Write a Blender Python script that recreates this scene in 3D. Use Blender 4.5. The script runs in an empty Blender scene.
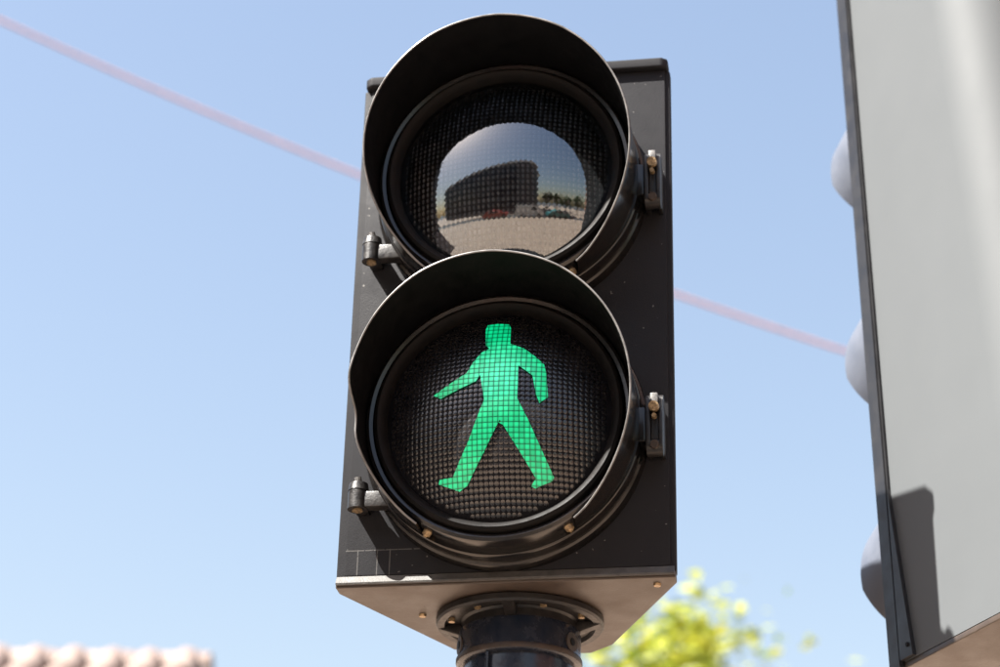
import bpy, bmesh, math, random
import numpy as np
from mathutils import Vector, Matrix
random.seed(7)
PI = math.pi
sc = bpy.context.scene
C = sc.collection

# ------------------------------------------------------------------ camera
Z0 = 2.25                                   # height of the pedestrian head's underside
cam_d = bpy.data.cameras.new('camera'); cam = bpy.data.objects.new('camera', cam_d); C.objects.link(cam)
cr = Vector((0.98701462, 0.15887048, 0.02371322)); cu = Vector((0.05034, -0.44612071, 0.89355593)); cf = Vector((-0.15253862, 0.88075904, 0.4483252))
CP = Vector((0.28924, -1.72183, Z0 - 0.64711))
cam.matrix_world = Matrix(((cr.x, cu.x, -cf.x, CP.x), (cr.y, cu.y, -cf.y, CP.y), (cr.z, cu.z, -cf.z, CP.z), (0, 0, 0, 1)))
cam_d.sensor_width = 36; cam_d.lens = 79.2; cam_d.clip_start = 0.05; cam_d.clip_end = 2000
cam_d.dof.use_dof = True; cam_d.dof.focus_distance = 1.86; cam_d.dof.aperture_fstop = 6.0
sc.camera = cam
# ------------------------------------------------------------------ sky, sun, exposure
EL, AZ = math.radians(53.5), math.radians(53)   # azimuth measured left of -Y
w = bpy.data.worlds.new('World'); sc.world = w; w.use_nodes = True
nt = w.node_tree; sky = nt.nodes.new('ShaderNodeTexSky'); sky.sky_type = 'NISHITA'; sky.sun_disc = False
sky.sun_elevation = EL; sky.sun_rotation = PI + AZ; sky.air_density = 1.8; sky.dust_density = 2.0; sky.ozone_density = 1.0; sky.altitude = 0
tint = nt.nodes.new('ShaderNodeMix'); tint.data_type = 'RGBA'; tint.blend_type = 'MULTIPLY'; tint.inputs[0].default_value = 1.0; tint.inputs[7].default_value = (1.07, 0.98, 0.99, 1)
nt.links.new(sky.outputs[0], tint.inputs[6]); nt.links.new(tint.outputs[2], nt.nodes['Background'].inputs[0]); nt.nodes['Background'].inputs[1].default_value = 0.05
SUN = Vector((-math.sin(AZ)*math.cos(EL), -math.cos(AZ)*math.cos(EL), math.sin(EL)))
sl = bpy.data.lights.new('sun', 'SUN'); sl.energy = 4.9; sl.angle = math.radians(0.53); sl.color = (1, 0.955, 0.89)
so = bpy.data.objects.new('sun', sl); C.objects.link(so); so.rotation_euler = SUN.to_track_quat('Z', 'Y').to_euler(); so.location = (-8, -10, 14)
sc.view_settings.view_transform = 'Standard'; sc.view_settings.look = 'None'; sc.view_settings.gamma = 1; sc.view_settings.exposure = 2.17
sc.view_settings.use_curve_mapping = False

# ------------------------------------------------------------------ materials
def nodes(m):
    m.use_nodes = True; t = m.node_tree; return t, t.nodes['Principled BSDF']
def mat(name, col, rough=0.5, var=0.25, scale=40, col2=None, bump=0.0, bscale=400, metal=0.0, rvar=0.12, spec=0.5, coat=0.0, c2amt=0.5, detail=6, stretch=None):
    m = bpy.data.materials.new(name); t, b = nodes(m); N, L = t.nodes, t.links
    tc = N.new('ShaderNodeTexCoord'); src = tc.outputs['Object']
    if stretch:
        mp = N.new('ShaderNodeMapping'); mp.inputs['Scale'].default_value = stretch; L.new(src, mp.inputs[0]); src = mp.outputs[0]
    n = N.new('ShaderNodeTexNoise'); n.inputs['Scale'].default_value = scale; n.inputs['Detail'].default_value = detail; n.inputs['Roughness'].default_value = 0.65
    L.new(src, n.inputs['Vector'])
    cr_ = N.new('ShaderNodeValToRGB'); e = cr_.color_ramp.elements
    c2 = col2 or tuple(min(1, c*(1+var)) for c in col)
    c1 = tuple(c*(1-var) for c in col)
    e[0].position = 0.35; e[0].color = (*c1, 1); e[1].position = 0.5 + 0.35*(1-c2amt) + 0.05; e[1].color = (*c2, 1)
    L.new(n.outputs['Fac'], cr_.inputs[0]); L.new(cr_.outputs[0], b.inputs['Base Color'])
    mr = N.new('ShaderNodeMapRange'); mr.inputs['To Min'].default_value = max(0.02, rough-rvar); mr.inputs['To Max'].default_value = min(1, rough+rvar); mr.inputs['From Min'].default_value = .3; mr.inputs['From Max'].default_value = .7
    L.new(n.outputs['Fac'], mr.inputs[0]); L.new(mr.outputs[0], b.inputs['Roughness'])
    b.inputs['Metallic'].default_value = metal; b.inputs['Specular IOR Level'].default_value = spec; b.inputs['Coat Weight'].default_value = coat
    if bump:
        n2 = N.new('ShaderNodeTexNoise'); n2.inputs['Scale'].default_value = bscale; n2.inputs['Detail'].default_value = 3; L.new(tc.outputs['Object'], n2.inputs['Vector'])
        bp = N.new('ShaderNodeBump'); bp.inputs['Strength'].default_value = bump; bp.inputs['Distance'].default_value = 0.002; L.new(n2.outputs['Fac'], bp.inputs['Height']); L.new(bp.outputs[0], b.inputs['Normal'])
    return m
M = {}
M['paint'] = mat('weathered_black_paint', (0.0180, 0.0182, 0.0205), 0.58, 0.1, 30, bump=0.12, bscale=900, spec=0.13)
M['gloss'] = mat('glossy_black_plastic', (0.008, 0.008, 0.0085), 0.2, 0.3, 25, col2=(0.020, 0.016, 0.013), bump=0.03, bscale=300, c2amt=.2, rvar=.08)
M['visor_in'] = mat('matt_black_visor_inside', (0.005, 0.005, 0.0055), 0.6, 0.3, 60, bump=0.1, bscale=900, spec=.15)
M['rim'] = mat('bare_worn_edge', (0.19, 0.185, 0.18), 0.35, 0.4, 60)
M['rubber'] = mat('dusty_rubber', (0.006, 0.006, 0.006), 0.6, 0.3, 90, col2=(0.013, 0.010, 0.009), bump=0.1, bscale=500, c2amt=.15, spec=.15)
M['under'] = mat('dusty_taupe_underside', (0.050, 0.036, 0.0275), 0.42, 0.14, 25, col2=(0.072, 0.052, 0.039), bump=0.08, bscale=500)
M['lip'] = mat('dusty_pale_lip', (0.080, 0.077, 0.072), 0.6, 0.3, 120, bump=0.2, bscale=800)
M['brass'] = mat('weathered_brass', (0.42, 0.30, 0.17), 0.35, 0.5, 500, metal=0.6)
M['steel'] = mat('dull_steel', (0.13, 0.125, 0.12), 0.5, 0.4, 300, metal=0.4)
M['dark_metal'] = mat('dark_cast_metal', (0.012, 0.0115, 0.012), 0.42, 0.3, 150, col2=(0.022, 0.019, 0.017), c2amt=.3, bump=0.15, bscale=600)
M['pole'] = mat('dark_blue_black_pole_paint', (0.013, 0.021, 0.038), 0.24, 0.25, 60, col2=(0.035, 0.036, 0.045), bump=0.1, bscale=200, c2amt=.25)
M['rust'] = mat('rust_brown_paint', (0.045, 0.03, 0.021), 0.55, 0.4, 80, bump=0.2, bscale=400)
M['light_grey'] = mat('pale_grey_housing_paint', (0.094, 0.102, 0.107), 0.65, 0.02, 14, bump=0.03, bscale=900, rvar=.03, spec=.22)
M['grey_visor'] = mat('grey_visor_paint', (0.085, 0.097, 0.125), 0.55, 0.1, 30)
M['door_grey'] = mat('dark_grey_door_paint', (0.017, 0.017, 0.019), 0.42, 0.15, 40, bump=0.06, bscale=700)
M['paving'] = mat('beige_paving', (0.31, 0.225, 0.165), 0.8, 0.15, 1.5, bump=0.1, bscale=60)
M['asphalt'] = mat('asphalt', (0.04, 0.04, 0.041), 0.85, 0.2, 3, bump=0.2, bscale=80)
M['wall'] = mat('cream_render_wall', (0.62, 0.55, 0.47), 0.8, 0.08, 2, bump=0.1, bscale=80)
M['tile'] = mat('terracotta_tile', (0.21, 0.145, 0.118), 0.75, 0.2, 6, col2=(0.28, 0.22, 0.19))
M['mortar'] = mat('pale_mortar', (0.28, 0.25, 0.245), 0.85, 0.1, 8)
M['bark'] = mat('bark', (0.12, 0.09, 0.065), 0.9, 0.3, 12, bump=0.5, bscale=60)
M['cable'] = mat('faded_pink_cable', (0.40, 0.22, 0.21), 0.6, 0.1, 30)

def leaf_mat(name, col, col2):
    m = bpy.data.materials.new(name); t, b = nodes(m); N, L = t.nodes, t.links
    oi = N.new('ShaderNodeNewGeometry'); r = N.new('ShaderNodeValToRGB'); r.color_ramp.elements[0].color = (*col, 1); r.color_ramp.elements[1].color = (*col2, 1)
    L.new(oi.outputs['Random Per Island'], r.inputs[0]); L.new(r.outputs[0], b.inputs['Base Color']); b.inputs['Roughness'].default_value = 0.5
    tr = N.new('ShaderNodeBsdfTranslucent'); L.new(r.outputs[0], tr.inputs[0]); mx = N.new('ShaderNodeMixShader'); mx.inputs[0].default_value = 0.4
    L.new(b.outputs[0], mx.inputs[1]); L.new(tr.outputs[0], mx.inputs[2]); L.new(mx.outputs[0], N['Material Output'].inputs[0]); return m
M['leaf'] = leaf_mat('young_yellow_green_leaf', (0.10, 0.17, 0.02), (0.50, 0.50, 0.045))
M['leaf_dark'] = leaf_mat('dark_green_leaf', (0.02, 0.045, 0.012), (0.05, 0.085, 0.02))

def glass_cover():
    m = bpy.data.materials.new('clear_smoked_lens_cover'); m.use_nodes = True; t = m.node_tree; N, L = t.nodes, t.links
    N.remove(N['Principled BSDF'])
    g = N.new('ShaderNodeBsdfGlossy'); g.inputs['Roughness'].default_value = 0.015; g.inputs['Color'].default_value = (0.84, 0.93, 1, 1)
    tr = N.new('ShaderNodeBsdfTransparent'); tr.inputs[0].default_value = (0.8, 0.78, 0.76, 1)
    fr = N.new('ShaderNodeFresnel'); fr.inputs[0].default_value = 2.5
    mx = N.new('ShaderNodeMixShader'); L.new(fr.outputs[0], mx.inputs[0]); L.new(tr.outputs[0], mx.inputs[1]); L.new(g.outputs[0], mx.inputs[2])
    tc = N.new('ShaderNodeTexCoord'); mp = N.new('ShaderNodeMapping'); mp.inputs['Scale'].default_value = (2*PI/.0044, 0, 2*PI/.0052); L.new(tc.outputs['Object'], mp.inputs[0])
    sn = N.new('ShaderNodeVectorMath'); sn.operation = 'SINE'; L.new(mp.outputs[0], sn.inputs[0]); sp = N.new('ShaderNodeSeparateXYZ'); L.new(sn.outputs[0], sp.inputs[0])
    mu = N.new('ShaderNodeMath'); mu.operation = 'MULTIPLY'; L.new(sp.outputs['X'], mu.inputs[0]); L.new(sp.outputs['Z'], mu.inputs[1])
    bp = N.new('ShaderNodeBump'); bp.inputs['Strength'].default_value = 1; bp.inputs['Distance'].default_value = 0.000005; L.new(mu.outputs[0], bp.inputs['Height']); L.new(bp.outputs[0], g.inputs['Normal'])
    L.new(mx.outputs[0], N['Material Output'].inputs[0]); return m
M['cover'] = glass_cover()
M['prism'] = mat('silvered_prism', (0.55, 0.56, 0.60), 0.14, 0.2, 60, metal=0.85, rvar=.04)
M['prism_bed'] = mat('smoked_lens_bed', (0.016, 0.014, 0.014), 0.35, 0.3, 40, spec=.4)
M['bead'] = mat('dark_lens_bead', (0.007, 0.007, 0.009), 0.55, 0.3, 50, spec=0.12, rvar=.05)
M['cell'] = mat('dark_faceted_lens', (0.008, 0.008, 0.010), 0.24, 0.3, 50, col2=(0.018, 0.015, 0.013), spec=0.9, c2amt=.25, rvar=.06)
def green(name, k):
    m = bpy.data.materials.new(name); t, b = nodes(m); N, L = t.nodes, t.links
    b.inputs['Base Color'].default_value = (0.002, 0.05, 0.02, 1); b.inputs['Roughness'].default_value = 0.3
    tc = N.new('ShaderNodeTexCoord'); vl = N.new('ShaderNodeVectorMath'); vl.operation = 'DISTANCE'; vl.inputs[1].default_value = (0.003, -0.07, 0.024)
    L.new(tc.outputs['Object'], vl.inputs[0])
    r = N.new('ShaderNodeValToRGB'); e = r.color_ramp.elements
    e[0].position = 0.0; e[0].color = (0.12*k, 1.15*k, 0.66*k, 1); e[1].position = 1.0; e[1].color = (0.002*k, 0.66*k, 0.25*k, 1)
    mr = N.new('ShaderNodeMapRange'); mr.inputs['From Max'].default_value = 0.04; L.new(vl.outputs['Value'], mr.inputs[0]); L.new(mr.outputs[0], r.inputs[0])
    sp = N.new('ShaderNodeSeparateXYZ'); L.new(tc.outputs['Object'], sp.inputs[0]); acc = None
    def mth(op, a, b_=None):
        n = N.new('ShaderNodeMath'); n.operation = op
        for i, v in enumerate((a, b_)):
            if v is None: continue
            if isinstance(v, (int, float)): n.inputs[i].default_value = v
            else: L.new(v, n.inputs[i])
        return n.outputs[0]
    cx = mth('MULTIPLY', sp.outputs['X'], 1/.0044); cz_ = mth('MULTIPLY', sp.outputs['Z'], 1/.0047)
    rx = mth('SUBTRACT', mth('FRACT', cx), .5); rz = mth('SUBTRACT', mth('FRACT', cz_), .58)
    r2 = mth('ADD', mth('MULTIPLY', rx, rx), mth('MULTIPLY', rz, rz))
    cb = N.new('ShaderNodeCombineXYZ'); L.new(mth('FLOOR', cx), cb.inputs[0]); L.new(mth('FLOOR', cz_), cb.inputs[1]); wn = N.new('ShaderNodeTexWhiteNoise'); L.new(cb.outputs[0], wn.inputs['Vector'])
    st = mth('MULTIPLY', mth('SUBTRACT', 1.25, mth('MULTIPLY', r2, 1.9)), mth('ADD', .8, mth('MULTIPLY', wn.outputs['Value'], .4)))
    L.new(r.outputs[0], b.inputs['Emission Color']); L.new(st, b.inputs['Emission Strength'])
    return m
M['green'] = green('lit_green_cell', 0.19); M['green_edge'] = green('lit_green_cell_edge', 0.07)

def face_plate_mat():
    """black paint with the pale outlines left by old tape near the lower left corner"""
    m = M['paint'].copy(); m.name = 'black_paint_with_tape_marks'; t = m.node_tree; N, L = t.nodes, t.links; b = N['Principled BSDF']
    old = b.inputs['Base Color'].links[0].from_socket
    tc = N.new('ShaderNodeTexCoord'); sp = N.new('ShaderNodeSeparateXYZ'); L.new(tc.outputs['Object'], sp.inputs[0])
    def mth(op, a, b_=None, c=None):
        n = N.new('ShaderNodeMath'); n.operation = op
        for i, v in enumerate((a, b_, c)):
            if v is None: continue
            if isinstance(v, (int, float)): n.inputs[i].default_value = v
            else: L.new(v, n.inputs[i])
        return n.outputs[0]
    X, Zz = sp.outputs['X'], sp.outputs['Z']
    def line(v, c, wd): return mth('LESS_THAN', mth('ABSOLUTE', mth('SUBTRACT', v, c)), wd)
    low = mth('LESS_THAN', Zz, 0.0275); left = mth('LESS_THAN', X, -0.072)
    acc = mth('MULTIPLY', line(Zz, 0.0268, 0.00045), left)
    for xx in (-0.1265, -0.1095, -0.0985): acc = mth('MAXIMUM', acc, mth('MULTIPLY', line(X, xx, 0.00045), low))
    nz = N.new('ShaderNodeTexNoise'); nz.inputs['Scale'].default_value = 260; L.new(tc.outputs['Object'], nz.inputs['Vector'])
    acc = mth('MULTIPLY', acc, mth('GREATER_THAN', nz.outputs['Fac'], 0.36))
    # sparse pale specks and rub marks
    n2 = N.new('ShaderNodeTexNoise'); n2.inputs['Scale'].default_value = 190; n2.inputs['Detail'].default_value = 2; L.new(tc.outputs['Object'], n2.inputs['Vector'])
    sk = mth('MULTIPLY', mth('GREATER_THAN', n2.outputs['Fac'], 0.755), 0.4)
    acc = mth('MAXIMUM', mth('MULTIPLY', acc, 0.22), sk)
    mx = N.new('ShaderNodeMix'); mx.data_type = 'RGBA'; L.new(acc, mx.inputs['Factor']); L.new(old, mx.inputs[6]); mx.inputs[7].default_value = (0.34, 0.33, 0.31, 1)
    L.new(mx.outputs[2], b.inputs['Base Color']); return m
M['face'] = face_plate_mat()

# ------------------------------------------------------------------ helpers
def obj(name, bm, m, parent=None, smooth=True, angle=35, loc=None):
    me = bpy.data.meshes.new(name); bmesh.ops.recalc_face_normals(bm, faces=bm.faces); bm.to_mesh(me); bm.free()
    return link(name, me, m, parent, smooth, angle, loc)
def link(name, me, m, parent=None, smooth=True, angle=35, loc=None):
    for mm in (m if isinstance(m, (list, tuple)) else [m]): me.materials.append(mm)
    if smooth:
        me.shade_smooth()
        me.set_sharp_from_angle(angle=math.radians(angle))
    o = bpy.data.objects.new(name, me); C.objects.link(o)
    if parent: o.parent = parent
    if loc is not None: o.location = loc
    return o
def thing(name, label, cat, loc=(0, 0, 0), rz=0, group=None):
    o = bpy.data.objects.new(name, None); C.objects.link(o); o.location = loc; o.rotation_euler = (0, 0, rz); o.empty_display_size = .1
    o['label'] = label; o['category'] = cat
    if group: o['group'] = group
    return o
def box(bm, x0, x1, y0, y1, z0, z1, bev=0):
    r = bmesh.ops.create_cube(bm, size=1, matrix=Matrix.Translation(((x0+x1)/2, (y0+y1)/2, (z0+z1)/2)) @ Matrix.Diagonal((x1-x0, y1-y0, z1-z0, 1)))
    if bev:
        es = list({e for v in r['verts'] for e in v.link_edges}); bmesh.ops.bevel(bm, geom=es, offset=bev, segments=2, affect='EDGES', profile=.6)
    return bm
def prism(bm, poly, z0, z1, bev=0, axis='z'):
    vs = [bm.verts.new((x, y, z0)) for x, y in poly]; f = bm.faces.new(vs)
    r = bmesh.ops.extrude_face_region(bm, geom=[f]); ex = [v for v in r['geom'] if isinstance(v, bmesh.types.BMVert)]
    for v in ex: v.co.z = z1
    if bev:
        es = list({e for v in vs+ex for e in v.link_edges}); bmesh.ops.bevel(bm, geom=es, offset=bev, segments=3, affect='EDGES', profile=.6)
    return bm
def tube(bm, p0, p1, r0, r1=None, n=20, cap=True):
    p0, p1 = Vector(p0), Vector(p1); r1 = r0 if r1 is None else r1; d = (p1-p0).normalized(); q = d.to_track_quat('Z', 'Y')
    a = [bm.verts.new(p0 + q @ Vector((r0*math.cos(2*PI*i/n), r0*math.sin(2*PI*i/n), 0))) for i in range(n)]
    b = [bm.verts.new(p1 + q @ Vector((r1*math.cos(2*PI*i/n), r1*math.sin(2*PI*i/n), 0))) for i in range(n)]
    for i in range(n): bm.faces.new((a[i], a[(i+1) % n], b[(i+1) % n], b[i]))
    if cap: bm.faces.new(a[::-1]); bm.faces.new(b)
    return bm
def lathe(bm, prof, n=128, axis='y', c=(0, 0, 0), close=False):
    rings = []
    for r, h in prof:
        ring = []
        for i in range(n):
            a = 2*PI*i/n
            ring.append(bm.verts.new((c[0]+r*math.sin(a), c[1]+h, c[2]+r*math.cos(a)) if axis == 'y' else (c[0]+r*math.cos(a), c[1]+r*math.sin(a), c[2]+h)))
        rings.append(ring)
    pairs = list(zip(rings, rings[1:])) + ([(rings[-1], rings[0])] if close else [])
    for A, B in pairs:
        for i in range(n): bm.faces.new((A[i], A[(i+1) % n], B[(i+1) % n], B[i]))
    return bm
def cap_ring(bm, prof, n, axis, c):       # solid of revolution with closed ends
    lathe(bm, prof, n, axis, c)
    bmesh.ops.contextual_create(bm, geom=[e for e in bm.edges if e.is_boundary]) if False else None
    bmesh.ops.holes_fill(bm, edges=[e for e in bm.edges if e.is_boundary], sides=n+1)
    return bm
B = bmesh.new

# ------------------------------------------------------------------ ground
def sheet(name, x0, x1, y0, y1, z, m):
    me = bpy.data.meshes.new(name); me.from_pydata([(x0, y0, z), (x1, y0, z), (x1, y1, z), (x0, y1, z)], [], [(0, 1, 2, 3)])
    o = link(name, me, m, smooth=False); o['kind'] = 'structure'; return o
sheet('ground', -600, 600, -600, 600, -0.12, M['asphalt'])
def slab(name, x0, x1, y0, y1):
    bm = B(); box(bm, x0, x1, y0, y1, -.2, 0.0, 0); o = obj(name, bm, M['paving'], smooth=False); o['kind'] = 'structure'
slab('pavement', -60, 60, -.45, 40); slab('plaza', -60, 60, -14.2, -3.6); slab('far_pavement', -60, 60, -60, -17.5)

# ------------------------------------------------------------------ pedestrian signal
ps = thing('pedestrian_signal', 'black two-lamp pedestrian signal on dark pole showing a lit green walking figure', 'traffic light', (0, 0, 0))
H = 0.505
plan = [(-.145, 0), (-.145, .012), (-.074, .166), (-.052, .188), (.052, .188), (.074, .166), (.145, .012), (.145, 0)]
o = obj('housing', prism(B(), plan, 0.0, H-.0108, 0.0015), M['paint'], ps, loc=(0, 0, Z0))
bm = B(); box(bm, -.1375, .1405, -.0028, .002, .004, H-.0108, .0012); obj('front_plate', bm, M['face'], ps, loc=(0, 0, Z0))
def scaled(k, yf): return [(x*k, (y*k if y > 0 else yf)) for x, y in plan if not (y == .012)]
bm = B(); prism(bm, [(-.1435, -.0045), (-.138, -.0088), (.138, -.0088), (.1435, -.0045), (.1435, .012), (.074, .166), (.052, .187), (-.052, .187), (-.074, .166), (-.1435, .012)], H-.0105, H, .0022)
obj('top_cap', bm, M['paint'], ps, loc=(0, 0, Z0))
bm = B(); prism(bm, [(-.1445, -.0028), (.1445, -.0028), (.1445, .012), (.073, .166), (.051, .1875), (-.051, .1875), (-.073, .166), (-.1445, .012)], -.0065, -.0005, .0012)
bc = obj('bottom_cap', bm, M['under'], ps, loc=(0, 0, Z0))
bm = B(); lp = [(-.0029, -.0045), (-.0058, -.0045), (-.0062, -.0030), (-.0029, .0034)]; ll = [[bm.verts.new((x, y, z)) for y, z in lp] for x in (-.1438, .1438)]
for i in range(4): bm.faces.new((ll[0][i], ll[0][(i+1) % 4], ll[1][(i+1) % 4], ll[1][i]))
bm.faces.new(ll[0]); bm.faces.new(ll[1][::-1]); obj('front_lip', bm, M['lip'], bc, smooth=False)
for (x, y) in ((-.083, .07), (.128, .012)):
    bm = B(); tube(bm, (x, y, -.0085), (x, y, -.0066), .003, .0035, 10); obj('rivet', bm, M['brass'], bc)

LR, LA = 0.168, 0.097                 # lens curvature and radius
LYC = -.045 + math.sqrt(LR**2-LA**2)
def dome(x, z, off=0.0, ox=0, oz=0): return LYC - math.sqrt(max(0, (LR+off)**2 - (x-ox)**2 - (z-oz)**2))
ZC = (0.127, 0.367)

def sh_clip(poly, x0, x1, z0, z1):
    for ax, val, keep in ((0, x0, 1), (0, x1, -1), (1, z0, 1), (1, z1, -1)):
        out = []; n = len(poly)
        for i in range(n):
            a, b = poly[i], poly[(i+1) % n]; ia = (a[ax]-val)*keep >= 0; ib = (b[ax]-val)*keep >= 0
            if ia: out.append(a)
            if ia != ib:
                t = (val-a[ax])/(b[ax]-a[ax]); out.append((a[0]+t*(b[0]-a[0]), a[1]+t*(b[1]-a[1])))
        poly = out
        if len(poly) < 3: return []
    return poly
def area(p): return 0.5*sum(p[i][0]*p[(i+1) % len(p)][1]-p[(i+1) % len(p)][0]*p[i][1] for i in range(len(p)))
def cells(poly, px, pz, off, rise, inset, bound, two=False):
    """facetted pillow cells on the dome, cut to a polygon"""
    V, Fc, mi = [], [], []
    nx, nz = int(bound/px)+2, int(bound/pz)+2
    for i in range(-nx, nx):
        for j in range(-nz, nz):
            q = sh_clip(poly, i*px, (i+1)*px, j*pz, (j+1)*pz)
            if not q or abs(area(q)) < 2e-8: continue
            cq = []
            for pt in q:
                if not cq or math.hypot(pt[0]-cq[-1][0], pt[1]-cq[-1][1]) > 1e-5: cq.append(pt)
            if len(cq) > 2 and math.hypot(cq[0][0]-cq[-1][0], cq[0][1]-cq[-1][1]) < 1e-5: cq.pop()
            if len(cq) < 3: continue
            n = len(cq); cx = sum(p_[0] for p_ in cq)/n; cz = sum(p_[1] for p_ in cq)/n; k = len(V)
            for x, z in cq: V.append((x, dome(x, z, off), z))
            for x, z in cq:
                X, Zq = cx+(x-cx)*(1-inset), cz+(z-cz)*(1-inset); V.append((X, dome(X, Zq, off+rise), Zq))
            V.append((cx, dome(cx, cz, off+rise*1.25), cz))
            for t in range(n):
                u = (t+1) % n; Fc.append((k+t, k+u, k+n+u, k+n+t)); mi.append(0); Fc.append((k+n+t, k+n+u, k+2*n)); mi.append(0)
    me = bpy.data.meshes.new('cells'); me.from_pydata(V, [], Fc); me.polygons.foreach_set('material_index', mi)
    bm = bmesh.new(); bm.from_mesh(me); bmesh.ops.recalc_face_normals(bm, faces=bm.faces)
    for f in bm.faces:
        if f.normal.y > 0: f.normal_flip()
    bm.to_mesh(me); bm.free(); return me
def figure():
    px, pz, g = .0044, .0047, .00036; V, Fc, mi = [], [], []
    for i in range(-24, 24):
        for j in range(-22, 22):
            for lev, (off, gg) in enumerate(((.0012, 0), (.0016, g))):
                q = sh_clip(FIG, i*px+gg, (i+1)*px-gg, j*pz+gg, (j+1)*pz-gg)
                if not q or abs(area(q)) < 1e-8: continue
                k = len(V); V += [(x, dome(x, z, off), z) for x, z in q]; Fc.append(tuple(range(k, k+len(q)))); mi.append(0 if lev else 1)
    me = bpy.data.meshes.new('figure'); me.from_pydata(V, [], Fc); me.polygons.foreach_set('material_index', mi); return me
FIG = [(-0.0101, 0.0824), (-0.0012, 0.0834), (0.0088, 0.082), (0.0106, 0.077), (0.0117, 0.0582), (0.0241, 0.0524), (0.0333, 0.0445), (0.0414, 0.036), (0.0433, 0.0278), (0.0456, 0.0044), (0.0386, -0.0016), (0.0357, 0.006), (0.0322, 0.0245), (0.02, 0.0346), (0.0203, 0.0151), (0.0202, 0.0023), (0.0293, -0.0165), (0.0495, -0.0629), (0.0484, -0.0657), (0.0341, -0.0722), (0.0307, -0.0707), (0.0349, -0.0646), (0.0059, -0.0169), (-0.0076, -0.0437), (-0.0224, -0.0688), (-0.0294, -0.0727), (-0.0477, -0.065), (-0.0465, -0.0617), (-0.0347, -0.0611), (-0.0204, -0.0328), (-0.0077, 0.0019), (-0.012, 0.0263), (-0.0156, 0.0201), (-0.0458, 0.0074), (-0.0526, 0.0115), (-0.024, 0.0294), (-0.0189, 0.04), (-0.0123, 0.0497), (-0.0043, 0.0543), (-0.0092, 0.0568), (-0.0113, 0.0763)]

TH = [0, 30, 55, 80, 95, 105, 112, 120, 130, 140, 148]
VL = [.124, .1215, .115, .107, .1, .0935, .088, .081, .070, .058, .052]
def visor_len(th, lower):
    a = abs(th); L = float(np.interp(a, TH, VL))
    if lower and th < 0: L += -0.006*math.exp(-((a-97)/7)**2) + .004*math.exp(-((a-82)/9)**2)
    return L
def visor(lower):
    n, ny, th0 = 150, 8, 146
    V, Fc, mi = [], [], []
    rimc = []
    for i in range(n+1):
        th = -th0 + 2*th0*i/n; a = math.radians(th); L = visor_len(th, lower)
        dent = 0.0
        if lower and th < 0: dent = -0.004*math.exp(-((abs(th)-96)/8)**2)
        for s, rr in ((0, .1178), (1, .1158)):
            for j in range(ny+1):
                t = j/ny; y = -.026 - t*(L-.026); r = rr + .0012*t + dent*t*t
                V.append((r*math.sin(a), y, r*math.cos(a)))
        r = .1168+.0012+dent
        rimc.append(Vector((r*math.sin(a), -L, r*math.cos(a))))
    W_ = 2*(ny+1)
    for i in range(n):
        for j in range(ny):
            a = i*W_+j; Fc.append((a, a+1, a+W_+1, a+W_)); mi.append(0)
            b = a+ny+1; Fc.append((b, b+W_, b+W_+1, b+1)); mi.append(1)
        a = i*W_+ny; Fc.append((a, a+ny+1, a+ny+1+W_, a+W_)); mi.append(0)
        a = i*W_; Fc.append((a, a+W_, a+W_+ny+1, a+ny+1)); mi.append(0)
    for i in (0, n):
        for j in range(ny):
            a = i*W_+j; q = (a, a+ny+1, a+ny+2, a+1); Fc.append(q if i == 0 else q[::-1]); mi.append(0)
    me = bpy.data.meshes.new('visor'); me.from_pydata(V, [], Fc); me.polygons.foreach_set('material_index', mi)
    bm = B(); k = 8; prev = None
    for i, p_ in enumerate(rimc):
        tg = (rimc[min(i+1, n)]-rimc[max(i-1, 0)]).normalized(); rad = Vector((p_.x, 0, p_.z)).normalized(); bn = tg.cross(rad).normalized()
        ring = [bm.verts.new(p_ + rad*0.85e-3*math.cos(2*PI*q/k) + bn*0.7e-3*math.sin(2*PI*q/k)) for q in range(k)]
        if prev:
            for q in range(k): bm.faces.new((prev[q], prev[(q+1) % k], ring[(q+1) % k], ring[q]))
        else: bm.faces.new(ring)
        prev = ring
    bm.faces.new(prev[::-1])
    return me, bm

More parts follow.
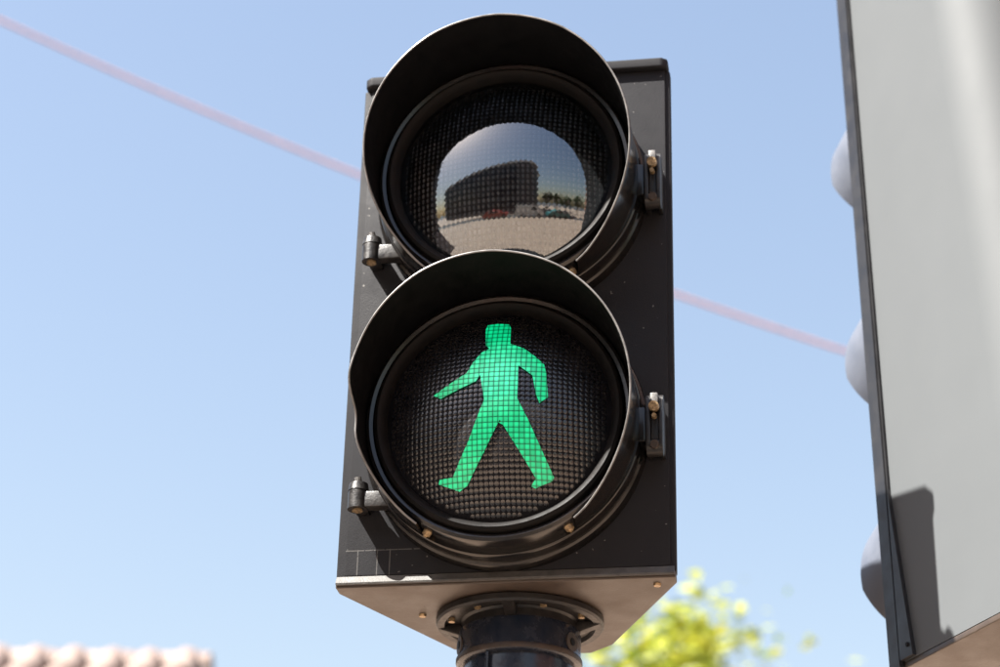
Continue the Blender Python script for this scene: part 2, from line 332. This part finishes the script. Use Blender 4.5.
circle = [(LA*.995*math.cos(2*PI*i/96), LA*.995*math.sin(2*PI*i/96)) for i in range(96)]
DOOR = [(.1238, -.0026), (.1238, -.012), (.1228, -.0145), (.1208, -.0155), (.1202, -.0175), (.1202, -.0270), (.1198, -.0295), (.1190, -.0305), (.1150, -.0305), (.1150, -.0470), (.1142, -.0495), (.1115, -.0510), (.1085, -.0500), (.1075, -.0470), (.1075, -.0300), (.09, -.03), (.09, -.0026)]
GASK = [(.1074, -.0440), (.1074, -.0500), (.1062, -.0535), (.1036, -.0552), (.1008, -.0540), (.0985, -.0505), (.0968, -.0470), (.0960, -.0430), (.0960, -.0330), (.1074, -.0330)]
for li, zc in enumerate(ZC):
    lower = li == 0
    loc = (0, 0, Z0+zc)
    door = obj('lamp_door', lathe(B(), DOOR, 160, close=True), M['gloss'], ps, loc=loc)
    obj('gasket', lathe(B(), GASK, 160, close=True), M['rubber'], door)
    def beads(px, pz, a, b, base, hgt, m):
        V, Fc = [], []
        for j in range(-22, 22):
            for i in range(-24, 25):
                x, z = (i+.5)*px, (j+.5)*pz
                if math.hypot(x, z) > LA-.003: continue
                k = len(V)
                for s_, h in ((1.0, 0.0), (.8, .55), (.42, .9)):
                    for q in range(8):
                        t = 2*PI*q/8; X = x+a*s_*math.cos(t); Zq = z+b*s_*math.sin(t) - .0003*h; V.append((X, dome(X, Zq, base+hgt*.95*h), Zq))
                V.append((x, dome(x, z, base+hgt), z-.0003))
                for r_ in range(2):
                    for q in range(8): Fc.append((k+r_*8+q, k+r_*8+(q+1) % 8, k+r_*8+8+(q+1) % 8, k+r_*8+8+q))
                for q in range(8): Fc.append((k+16+q, k+16+(q+1) % 8, k+24))
        me = bpy.data.meshes.new('prism_bumps'); me.from_pydata(V, [], Fc)
        bmx = bmesh.new(); bmx.from_mesh(me); bmesh.ops.recalc_face_normals(bmx, faces=bmx.faces); bmx.to_mesh(me); bmx.free()
        pb = link('prism_bumps', me, m, door, smooth=True, angle=80); pb['kind'] = 'stuff'
    if lower:
        cov = B(); pr = [(LA*i/40, dome(LA*i/40, 0)) for i in range(1, 41)]; lathe(cov, pr, 128); cov.verts.ensure_lookup_table(); cov.faces.new([v for v in cov.verts][:128])
        lens = obj('lens', cov, M['bead'], door, angle=60)
        beads(.0044, .0047, .00205, .0022, 0.00005, .0002, M['cell'])
        lens['label'] = 'dark faceted lens around the green figure'
        fg = link('walking_figure', figure(), [M['green'], M['green_edge']], door, smooth=False)
        fg['label'] = 'lit green walking figure'
    else:
        bed = B(); pr = [(LA*i/14, dome(LA*i/14, 0, -.0042)) for i in range(1, 15)]; lathe(bed, pr, 96); bmesh.ops.holes_fill(bed, edges=[e for e in bed.edges if e.is_boundary][:], sides=0) if False else None
        bed.faces.new([v for v in bed.verts][:96])
        obj('lens_bed', bed, M['prism_bed'], door)
        beads(.0044, .0052, .0016, .0023, -.0042, .0018, M['prism'])
        cov = B(); pr = [(LA*i/40, dome(LA*i/40, 0)) for i in range(1, 41)]; lathe(cov, pr, 128); cov.verts.ensure_lookup_table(); cov.faces.new([v for v in cov.verts][:128])
        lens = obj('lens', cov, M['cover'], door, angle=60); lens['label'] = 'unlit smoked lens mirroring sky and a dark building'
    # visor screws on the bottom of the ring
    for s, an in ((-1, 149), (1, 149)):
        a = math.radians(an*s); d = Vector((math.sin(a), 0, math.cos(a))); p0 = d*.114 + Vector((0, -.037, 0))
        bm = B(); tube(bm, p0, p0+d*.0045, .0042, .0036, 12); tube(bm, p0+d*.0046, p0+d*.0062, .0022, .0018, 8); obj('screw', bm, M['brass'], door)
    me, rb = visor(lower)
    vz = link('visor', me, [M['gloss'], M['visor_in']], ps, loc=loc, angle=50)
    obj('rim', rb, M['rim'], vz)
    # left hinge: barrel, arm to the ring, pin
    hz = zc-.060
    hg = obj('hinge', tube(tube(B(), (-.1240, -.0235, hz-.011), (-.1240, -.0235, hz+.005), .0088, .0088, 24), (-.1240, -.0235, hz+.0056), (-.1240, -.0235, hz+.0125), .0092, .008, 24), M['dark_metal'], ps, loc=(0, 0, Z0))
    bm = B(); box(bm, -.119, -.0935, -.029, -.017, hz-.0105, hz+.004, .0018); obj('arm', bm, M['dark_metal'], hg)
    bm = B(); box(bm, -.129, -.117, -.020, -.0029, hz-.009, hz+.009, .0015); obj('bracket', bm, M['dark_metal'], hg)
    bm = B(); tube(bm, (-.1240, -.0235, hz+.0126), (-.1250, -.0245, hz+.0185), .0034, .003, 10); obj('pin', bm, M['steel'], hg)
    bm = B(); tube(bm, (-.1240, -.0235, hz-.0125), (-.1240, -.0235, hz-.0111), .0045, .0045, 14); obj('pin', bm, M['brass'], hg)
    # right latch
    lz = zc-.006
    bm = B(); box(bm, .1235, .1275, -.034, -.0029, lz-.022, lz+.022, .0012); box(bm, .1345, .138, -.034, -.0029, lz-.022, lz+.022, .0012)
    tube(bm, (.1235, -.022, lz+.021), (.138, -.022, lz+.021), .0085, None, 20)
    lt = obj('latch', bm, M['dark_metal'], ps, loc=(0, 0, Z0))
    bm = B(); tube(bm, (.124, -.026, lz-.020), (.1378, -.026, lz-.020), .0078, None, 18); box(bm, .1277, .1343, -.030, -.006, lz-.014, lz+.010, .001); obj('knuckle', bm, M['dark_metal'], lt)
    bm = B(); box(bm, .1278, .1342, -.0365, -.020, lz+.012, lz+.0265, .001); obj('clamp', bm, M['steel'], lt)
    bm = B(); tube(bm, (.131, -.0366, lz+.013), (.131, -.0415, lz+.012), .0048, .0044, 12); tube(bm, (.131, -.034, lz+.005), (.131, -.040, lz+.004), .0026, .002, 8); obj('bolt', bm, M['brass'], lt)
    bm = B(); tube(bm, (.131, -.034, lz-.0205), (.131, -.0365, lz-.021), .0042, .0036, 12); obj('bolt', bm, M['rust'], lt)
    bm = B(); box(bm, .108, .1233, -.031, -.010, lz-.016, lz+.016, .002); obj('lug', bm, M['gloss'], lt)

# mounting flange, collar and pole
FC = (0, .090)
bm = B(); cap_ring(bm, [(.070, -.0068), (.0735, -.008), (.0735, -.0125), (.072, -.0145), (.066, -.0145), (.064, -.011), (.052, -.011), (.050, -.013), (.050, -.045)], 96, 'z', (FC[0], FC[1], 0))
fl = obj('mounting_flange', bm, M['dark_metal'], ps, loc=(0, 0, Z0))
for k in range(4):
    a = k*PI/2 - PI/2; bm = B(); box(bm, .048, .0715, -.005, .005, -.0225, -.0111, .0012)
    for v in bm.verts:
        if v.co.z < -.018 and v.co.x > .064: v.co.z = -.0148
    r = obj('rib', bm, M['dark_metal'], fl); r.location = (FC[0], FC[1], 0); r.rotation_euler = (0, 0, a)
for a in (-62, -118, -20, -160):
    a = math.radians(a); x, y = FC[0]+.0605*math.cos(a), FC[1]+.0605*math.sin(a)
    bm = B(); tube(bm, (x, y, -.0145), (x, y, -.0111), .0028, .0032, 10); obj('bolt', bm, M['brass'], fl)
bm = B(); cap_ring(bm, [(.0505, -.020), (.0525, -.0205), (.0535, -.023), (.0535, -.043), (.0545, -.045), (.0545, -.0495), (.0525, -.051), (.050, -.0512)], 96, 'z', (FC[0], FC[1], 0))
cl = obj('collar', bm, M['pole'], ps, loc=(0, 0, Z0))
bm = B(); cap_ring(bm, [(.0546, -.0448), (.0550, -.0455), (.0550, -.0485), (.0546, -.0494)], 96, 'z', (FC[0], FC[1], 0)) ; obj('seam_band', bm, M['rust'], cl)
for s in (-1, 1):
    a = -PI/2 + s*math.radians(66); d = Vector((math.cos(a), math.sin(a), 0)); c = Vector((FC[0], FC[1], -.036)) + d*.0536
    bm = B(); tube(bm, c-d*.002, c+d*.0006, .0085, .0085, 18); pl = obj('plug', bm, M['rust'], cl)
    bm = B(); tube(bm, c+d*.0007, c+d*.0012, .0035, .0035, 12); obj('plug_hole', bm, M['visor_in'], cl)
bm = B(); cap_ring(bm, [(.040, -.0513), (.0485, -.0513), (.0490, -.06), (.0490, -Z0+.03)], 64, 'z', (FC[0], FC[1], 0)); obj('pole', bm, M['pole'], ps, loc=(0, 0, Z0))
bm = B(); tube(bm, (FC[0]-.02, FC[1]-.0483, -.0514), (FC[0]-.02, FC[1]-.0483, -.40), .0016, .0016, 8); obj('pole_seam', bm, M['pole'], ps, loc=(0, 0, Z0))
bm = B(); cap_ring(bm, [(.15, 0.0), (.15, .018), (.06, .022), (.052, .05), (.0495, .08)], 64, 'z', (FC[0], FC[1], 0)); obj('base_plate', bm, M['pole'], ps)

# ------------------------------------------------------------------ grey vehicle signal on the right
K = 2.08/2.3
ORI = CP + (cf + cr*(905-500)/2200 - cu*(662-333.5)/2200)*1.985
hx = Vector((.525, -.851, 0)).normalized()
vs = thing('vehicle_signal', 'tall pale grey vehicle signal seen from behind at the right edge', 'traffic light', (0, 0, 0))
vs.matrix_world = Matrix(((hx.x, -hx.y, 0, ORI.x), (hx.y, hx.x, 0, ORI.y), (0, 0, 1, ORI.z), (0, 0, 0, 1)))   # +x rearwards, +y inwards (to the right), z up
def uf(z): return -.0375*z                       # front edge leans a little
def ur(z): return .243 - .102*z
DEP = .27
def section(z):
    a, b = uf(z), ur(z); pts = [(a, 0.0)]; R_ = .06
    for i in range(10):
        t = PI/2*i/9; pts.append((b-R_+R_*math.sin(t), R_-R_*math.cos(t)))
    pts += [(b+.012, DEP*.35), (b+.016, DEP*.5), (b+.012, DEP*.65)]
    for i in range(10):
        t = PI/2*i/9; pts.append((b-R_+R_*math.cos(t), DEP-R_+R_*math.sin(t)))
    pts.append((a, DEP)); return pts
HZ = .80
bm = B(); rows = []
for i in range(9):
    z = HZ*i/8; rows.append([bm.verts.new((x, y, z)) for x, y in section(z)])
n = len(rows[0])
for A, Bq in zip(rows, rows[1:]):
    for i in range(n): bm.faces.new((A[i], A[(i+1) % n], Bq[(i+1) % n], Bq[i]))
bm.faces.new(rows[0][::-1]); bm.faces.new(rows[-1])
obj('housing', bm, M['light_grey'], vs, angle=40)
bm = B(); prism(bm, [(x*1.0+.0, y) for x, y in section(0)], -.006, -.0005, .001)
ub = obj('bottom_cap', bm, M['under'], vs)
bm = B()
for (z0, z1) in ((-.006, HZ),):
    q = []
    for z, pr in ((z0, 0), (z1, 0)):
        u = uf(z); q.append([bm.verts.new(v) for v in ((u-.022, -.004, z), (u-.0012, -.004, z), (u-.0012, DEP+.004, z), (u-.022, DEP+.004, z))])
    for i in range(4): bm.faces.new((q[0][i], q[0][(i+1) % 4], q[1][(i+1) % 4], q[1][i]))
    bm.faces.new(q[0][::-1]); bm.faces.new(q[1])
    bmesh.ops.bevel(bm, geom=list(bm.edges), offset=.002, segments=2, affect='EDGES')
fd = obj('front_door', bm, M['door_grey'], vs)
# folded lower corner of the door lapping over the side panel
bm = B(); t_ = [(-.001, .001), (.020, .001), (-.0065, .17)]
A = [bm.verts.new((x, -.0045, z)) for x, z in t_]; Bv = [bm.verts.new((x, -.0006, z)) for x, z in t_]
bm.faces.new(A); bm.faces.new(Bv[::-1])
for i in range(3): bm.faces.new((A[i], A[(i+1) % 3], Bv[(i+1) % 3], Bv[i]))
obj('corner_flap', bm, M['door_grey'], fd)
bm = B(); tube(bm, (.013, -.0046, .012), (.013, -.0058, .012), .0022, .002, 10); obj('rivet', bm, M['visor_in'], fd)
VZ = [.168, .400, .634]
for zc in VZ:
    bm = B(); n = 60; th0 = 150; ny = 5; u0 = uf(zc)-.02
    for s, rr in ((0, .102), (1, .0995)):
        g = []
        for i in range(n+1):
            th = -th0+2*th0*i/n; a = math.radians(th); L = float(np.interp(abs(th), [0, 60, 95, 120, 150], [.105, .10, .092, .075, .03]))
            g.append([bm.verts.new((u0 - L*j/ny, DEP/2 + rr*math.sin(a), rr*math.cos(a) - .5*L*j/ny)) for j in range(ny+1)])
        for i in range(n):
            for j in range(ny): bm.faces.new((g[i][j], g[i][j+1], g[i+1][j+1], g[i+1][j]))
        if s == 0: g0 = g
    for i in range(n): bm.faces.new((g0[i][ny], g[i][ny], g[i+1][ny], g0[i+1][ny]))
    obj('visor', bm, M['grey_visor'], vs, loc=(0, 0, zc), angle=60)
bm = B(); cap_ring(bm, [(.06, -.0062), (.06, -.02), (.045, -.022), (.045, -ORI.z+.02)], 48, 'z', (.11, DEP/2, 0)); obj('pole', bm, M['pole'], vs)
bm = B(); cap_ring(bm, [(.14, -ORI.z), (.14, -ORI.z+.018), (.05, -ORI.z+.02)], 48, 'z', (.11, DEP/2, 0)); obj('base_plate', bm, M['pole'], vs)

# ------------------------------------------------------------------ overhead cable
def pix(x, y, t): return CP + (cf + cr*(x-500)/2200 - cu*(y-333.5)/2200)*t
cpts = [(0, 20), (178, 96), (355, 178), (675, 295), (860, 354)]
P = [pix(x, y, 9.0) for x, y in cpts]
tt = [p_.x for p_ in P]; cz = np.polyfit(tt, [p_.z for p_ in P], 2); cy = np.polyfit(tt, [p_.y for p_ in P], 1)
bm = B(); prev = None
for i in range(81):
    x = -7.5 + 13*i/80; c = Vector((x, float(np.polyval(cy, x)), float(np.polyval(cz, x))))
    ring = [bm.verts.new(c + Vector((0, .0085*math.cos(2*PI*q/8), .0085*math.sin(2*PI*q/8)))) for q in range(8)]
    if prev:
        for q in range(8): bm.faces.new((prev[q], prev[(q+1) % 8], ring[(q+1) % 8], ring[q]))
    else: bm.faces.new(ring)
    prev = ring
bm.faces.new(prev[::-1])
o = obj('overhead_cable', bm, M['cable']); o['label'] = 'thin blurred pinkish cable strung across the sky behind the signal'; o['category'] = 'cable'

# ------------------------------------------------------------------ tiled-roof house, far lower left
RC = pix(212, 653, 12.0); RL = pix(0, 659, 12.0)          # ridge line: right end, a point to the left
rd = (RL-RC); rd.z = 0; rd.normalize()                      # along the ridge, leftwards
hs = thing('house', 'cream house with terracotta barrel tile roof, blurred at lower left', 'house', (RC.x, RC.y, 0))
ax = -rd; ay = Vector((-ax.y, ax.x, 0))                     # local x to the right along the ridge, y away from camera
hs.matrix_world = Matrix(((ax.x, ay.x, 0, RC.x), (ax.y, ay.y, 0, RC.y), (0, 0, 1, 0), (0, 0, 0, 1)))
RH, RW, PT = RC.z-.05, 1.9, math.radians(30); WL = 9.0
ez = RH - RW*math.tan(PT)
bm = B(); vs_ = [(-WL, -RW+.3, 0), (-.12, -RW+.3, 0), (-.12, RW-.3, 0), (-WL, RW-.3, 0)]
zz = ez + .3*math.tan(PT)-.06
a = [bm.verts.new(v) for v in vs_]; b = [bm.verts.new((v[0], v[1], zz)) for v in vs_]; g1 = bm.verts.new((-.12, 0, RH-.1)); g0_ = bm.verts.new((-WL, 0, RH-.1))
bm.faces.new((a[0], a[1], b[1], b[0])); bm.faces.new((a[1], a[2], b[2], g1, b[1])); bm.faces.new((a[2], a[3], b[3], b[2])); bm.faces.new((a[3], a[0], b[0], g0_, b[3])); bm.faces.new((b[0], b[1], g1, g0_)); bm.faces.new((b[2], b[3], g0_, g1))
obj('wall', bm, M['wall'], hs, smooth=False)
bm = B()
for s in (-1, 1):
    q = [(-WL-.1, 0, RH-.06), (0, 0, RH-.06), (0, s*RW, ez-.06), (-WL-.1, s*RW, ez-.06)]
    lo = [bm.verts.new(v) for v in q]; hi = [bm.verts.new((v[0], v[1], v[2]+.04)) for v in q]
    bm.faces.new(lo); bm.faces.new(hi)
    for i in range(4): bm.faces.new((lo[i], lo[(i+1) % 4], hi[(i+1) % 4], hi[i]))
roof = obj('roof', bm, M['mortar'], hs, smooth=False)
def barrel(L, r0, r1):
    me = bpy.data.meshes.new('roof_tile'); V, Fc = [], []; k = 7
    for (y, r) in ((0, r0), (L, r1)):
        for q in range(k): t = PI*q/(k-1); V.append((r*math.cos(t), y, r*math.sin(t)*.9))
        for q in range(k): t = PI*q/(k-1); V.append(((r-.015)*math.cos(t), y, (r-.015)*math.sin(t)*.9))
    for q in range(k-1):
        Fc += [(q, q+1, 2*k+q+1, 2*k+q), (k+q, 3*k+q, 3*k+q+1, k+q+1), (q, k+q, k+q+1, q+1), (2*k+q, 2*k+q+1, 3*k+q+1, 3*k+q)]
    me.from_pydata(V, [], Fc); me.materials.append(M['tile']); me.shade_smooth(); me.set_sharp_from_angle(angle=math.radians(40)); return me
tm = barrel(.46, .095, .075)
SL = RW/math.cos(PT)
for row in range(5):
    for colm in range(24):
        o = bpy.data.objects.new('roof_tile', tm); C.objects.link(o); o.parent = roof
        s = .42*row + .05; x = -.12 - .205*colm
        o.location = (x + random.uniform(-.006, .006), -RW + s*math.cos(PT), ez + s*math.sin(PT) - .01 + random.uniform(0, .01)); o.rotation_euler = (PT+math.radians(1.5), 0, random.uniform(-.02, .02))
rm = barrel(.44, .11, .10)
for i in range(20):
    o = bpy.data.objects.new('ridge_tile', rm); C.objects.link(o); o.parent = roof; o.location = (-.42*i, 0, RH-.05); o.rotation_euler = (0, 0, PI/2)

# ------------------------------------------------------------------ trees
def tree(name, label, base, h, rad, m, nleaf, size, seed, crown_lo=.35, group=None):
    rnd = random.Random(seed); t = thing(name, label, 'tree', base)
    if group: t['group'] = group
    bm = B(); tips = []
    def limb(p, d, L, r, lev):
        q = p + d*L; tube(bm, p, q, r, r*.6, 8 if lev < 2 else 5)
        if lev >= 3 or L < .15: tips.append(q); return
        for k in range(3 + (lev == 0)):
            a = rnd.uniform(0, 2*PI); tilt = rnd.uniform(.35, .9); q_ = d.to_track_quat('Z', 'Y'); nd = (q_ @ Vector((math.sin(tilt)*math.cos(a), math.sin(tilt)*math.sin(a), math.cos(tilt)))).normalized()
            limb(p + d*L*rnd.uniform(.6, 1), nd, L*rnd.uniform(.55, .75), r*.55, lev+1)
        tips.append(q)
    limb(Vector((0, 0, 0)), Vector((0.03, 0, 1)).normalized(), h*crown_lo, .028*h, 0)
    obj('trunk', bm, M['bark'], t)
    V, Fc = [], []
    cen = Vector((0, 0, h*.66)); clumps = []
    for k in range(46):
        v = Vector((rnd.gauss(0, 1), rnd.gauss(0, 1), rnd.gauss(0, 1))).normalized()*rnd.uniform(.35, 1.0)
        clumps.append((cen + Vector((v.x*rad, v.y*rad, v.z*h*.34)), rnd.uniform(.10, .26)*rad))
    for q in tips:
        if math.hypot(q.x, q.y) > rad*.8: continue
        clumps.append((q, .12*rad))
    for k in range(nleaf):
        c, cr2 = clumps[rnd.randrange(len(clumps))]
        p = c + Vector((rnd.gauss(0, cr2), rnd.gauss(0, cr2), rnd.gauss(0, cr2)*.8)); s = size*rnd.uniform(.6, 1.3)
        n_ = Vector((rnd.gauss(0, 1), rnd.gauss(0, 1), rnd.gauss(0.5, 1))).normalized(); q = n_.to_track_quat('Z', 'Y'); k0 = len(V)
        for (x, y, z) in ((-.5, 0, .0), (0, -.28, .04), (.5, 0, -.05), (0, .28, .04)): V.append(p + q @ Vector((x*s, y*s, z*s)))
        Fc.append((k0, k0+1, k0+2)); Fc.append((k0, k0+2, k0+3))
    me = bpy.data.meshes.new('crown'); me.from_pydata(V, [], Fc); link('crown', me, m, t, smooth=False); return t
TT = pix(655, 640, 14.0)
tree('leafy_tree', 'blurred tree with bright yellow-green leaves behind the black signal', (TT.x, TT.y, 0), TT.z+1.1, .82, M['leaf'], 5500, .10, 3, .40)

# ------------------------------------------------------------------ across the road, behind the viewer: mirrored in the lenses
M['dark_wall'] = mat('dark_grey_cladding', (0.075, 0.078, 0.085), 0.7, 0.15, 1.0)
M['white_trim'] = mat('white_parapet', (0.72, 0.72, 0.70), 0.6, 0.05, 4)
M['window'] = mat('dark_window_glass', (0.02, 0.025, 0.032), 0.08, 0.2, 1)
bA, bB = Vector((4.4, -20.5, 0)), Vector((-30, -31.5, 0)); bd = (bB-bA); BL = bd.length; bd.normalize(); bn_ = Vector((bd.y, -bd.x, 0)); bn_ = bn_ if bn_.y < 0 else -bn_
ob = thing('office_building', 'dark grey office block with white parapet, mirrored in the upper lens', 'building')
ob.matrix_world = Matrix(((bd.x, bn_.x, 0, bA.x), (bd.y, bn_.y, 0, bA.y), (0, 0, 1, 0), (0, 0, 0, 1)))    # +x along the front, +y into the block
BH = 13.2
def rounded(e):
    r_ = 3.5; pts = [(r_-(r_+e)*math.cos(PI/2*i/8), r_-(r_+e)*math.sin(PI/2*i/8)) for i in range(9)]
    return pts + [(BL+e, -e), (BL+e, 14+e), (-e, 14+e)]
bm = B(); prism(bm, rounded(0), -.1, BH); obj('wall', bm, M['dark_wall'], ob)
bm = B(); prism(bm, rounded(.25), BH+.002, BH+.55); obj('parapet', bm, M['white_trim'], ob)
bm = B(); box(bm, 3, 9, 4, 10, BH+.652, BH+2.9); obj('roof_house', bm, M['dark_wall'], ob, smooth=False)
bm = B(); box(bm, -.8, .8, -.06, .1, -.95, .95); wme = bpy.data.meshes.new('window'); bm.to_mesh(wme); bm.free(); wme.materials.append(M['window'])
for fl_ in range(4):
    for k in range(13):
        o = bpy.data.objects.new('window', wme); C.objects.link(o); o.parent = ob; o.location = (5.0+2.5*k, -.02, 1.9+3.1*fl_)
for k, (az, dist, h_) in enumerate(((20, 33, 6.2), (26, 35, 6.6), (32, 31, 5.6), (39, 34, 7.0))):
    a = math.radians(az); nm = ('nearest the office block', 'second from the office block', 'third from the office block', 'farthest from the office block')[k]
    tree('street_tree', 'dark green street tree mirrored in the lens, '+nm, (math.sin(a)*dist, -math.cos(a)*dist, 0), h_, 2.0, M['leaf_dark'], 1500, .42, 20+k, .4, 'street trees across the road')

M['brick'] = mat('red_brown_brick', (0.22, 0.10, 0.065), 0.85, 0.2, 1.5)
def block(name, label, x0, x1, y0, y1, h_, wall, face_x, sgn):  # side blocks out of view, added to darken the signal's surroundings
    t = thing(name, label, 'building', ((x0+x1)/2, (y0+y1)/2, 0)); cx_, cy_ = (x0+x1)/2, (y0+y1)/2
    bm = B(); box(bm, x0-cx_, x1-cx_, y0-cy_, y1-cy_, -.1, h_); obj('wall', bm, wall, t, smooth=False)
    bm = B(); box(bm, x0-cx_-.2, x1-cx_+.2, y0-cy_-.2, y1-cy_+.2, h_+.002, h_+.5); obj('cornice', bm, M['mortar'], t, smooth=False)
    bm = B(); box(bm, -.06, .06, -.6, .6, -.95, .95); wm = bpy.data.meshes.new('window'); bm.to_mesh(wm); bm.free(); wm.materials.append(M['window'])
    nw = int((y1-y0)/2.6)
    for f in range(int(h_/3.2)):
        for k in range(nw):
            o = bpy.data.objects.new('window', wm); C.objects.link(o); o.parent = t; o.location = (face_x-cx_+sgn*.03, y0-cy_+1.6+2.6*k, 2+3.2*f)
block('brick_building', 'red brown brick block out of view on the right, sized to cut skylight', 10, 24, -10.5, -1.5, 19, M['brick'], 10, -1)  # brick suggested by a warm glow on the visor; bulk added against skylight
block('left_sky_blocker', 'unseen dark grey block added on the left to cut skylight', -30, -14, -12, 5, 15, M['dark_wall'], -14, 1)  # added out of view, keeps sky light off the face and side panel

# parked cars across the plaza, seen only as small shapes in the lens
M['tyre'] = mat('tyre_rubber', (0.02, 0.02, 0.02), 0.8)
def car(name, label, x, y, rz, paint, van):
    t = thing(name, label, 'van' if van else 'car', (x, y, -.12), rz, 'vehicles parked across the plaza')
    top = [(-2.3, .35), (-2.35, 1.0), (-2.2, 2.0), (.9, 2.0), (1.5, 1.25), (2.3, 1.05), (2.4, .35)] if van else [(-2.1, .3), (-2.15, .85), (-1.6, .98), (-1.0, 1.42), (.3, 1.42), (1.0, .98), (2.05, .82), (2.15, .3)]
    bm = B(); a = [bm.verts.new((px_, -.85, pz_)) for px_, pz_ in top]; b = [bm.verts.new((px_, .85, pz_)) for px_, pz_ in top]
    bm.faces.new(a); bm.faces.new(b[::-1]); n = len(a)
    for i in range(n): bm.faces.new((a[i], a[(i+1) % n], b[(i+1) % n], b[i]))
    bmesh.ops.bevel(bm, geom=list(bm.edges), offset=.08, segments=2, affect='EDGES'); obj('body', bm, paint, t)
    wq = [(.2, 1.25), (.2, 1.85), (.85, 1.85), (1.3, 1.28)] if van else [(-1.35, .98), (-.95, 1.34), (.25, 1.34), (.8, .98)]
    for sd in (-1, 1):
        bm = B(); a = [bm.verts.new((px_, sd*.86, pz_)) for px_, pz_ in wq]; b = [bm.verts.new((px_, sd*.84, pz_)) for px_, pz_ in wq]; bm.faces.new(a); bm.faces.new(b[::-1])
        for i in range(4): bm.faces.new((a[i], a[(i+1) % 4], b[(i+1) % 4], b[i]))
        obj('side_window', bm, M['window'], t, smooth=False)
        for wx in (-1.35, 1.4):
            bm = B(); tube(bm, (wx, sd*.66, .32), (wx, sd*.88, .32), .32, None, 20); wh = obj('wheel', bm, M['tyre'], t)
            bm = B(); tube(bm, (wx, sd*.881, .32), (wx, sd*.90, .32), .19, None, 14); obj('rim', bm, M['steel'], wh)
cp = lambda nm, c: mat(nm, c, .3, .05, 2, coat=.5)
car('parked_van', 'white panel van parked across the plaza, mirrored in the lens', 2.6, -15.4, .03, cp('white_car_paint', (.6, .6, .58)), True)
car('parked_car', 'red car parked across the plaza beside the white van', -3.2, -15.5, -.02, cp('red_car_paint', (.35, .06, .05)), False)
car('parked_car', 'teal car parked across the plaza, farthest to the right', 8.0, -15.4, .02, cp('teal_car_paint', (.05, .2, .2)), False)
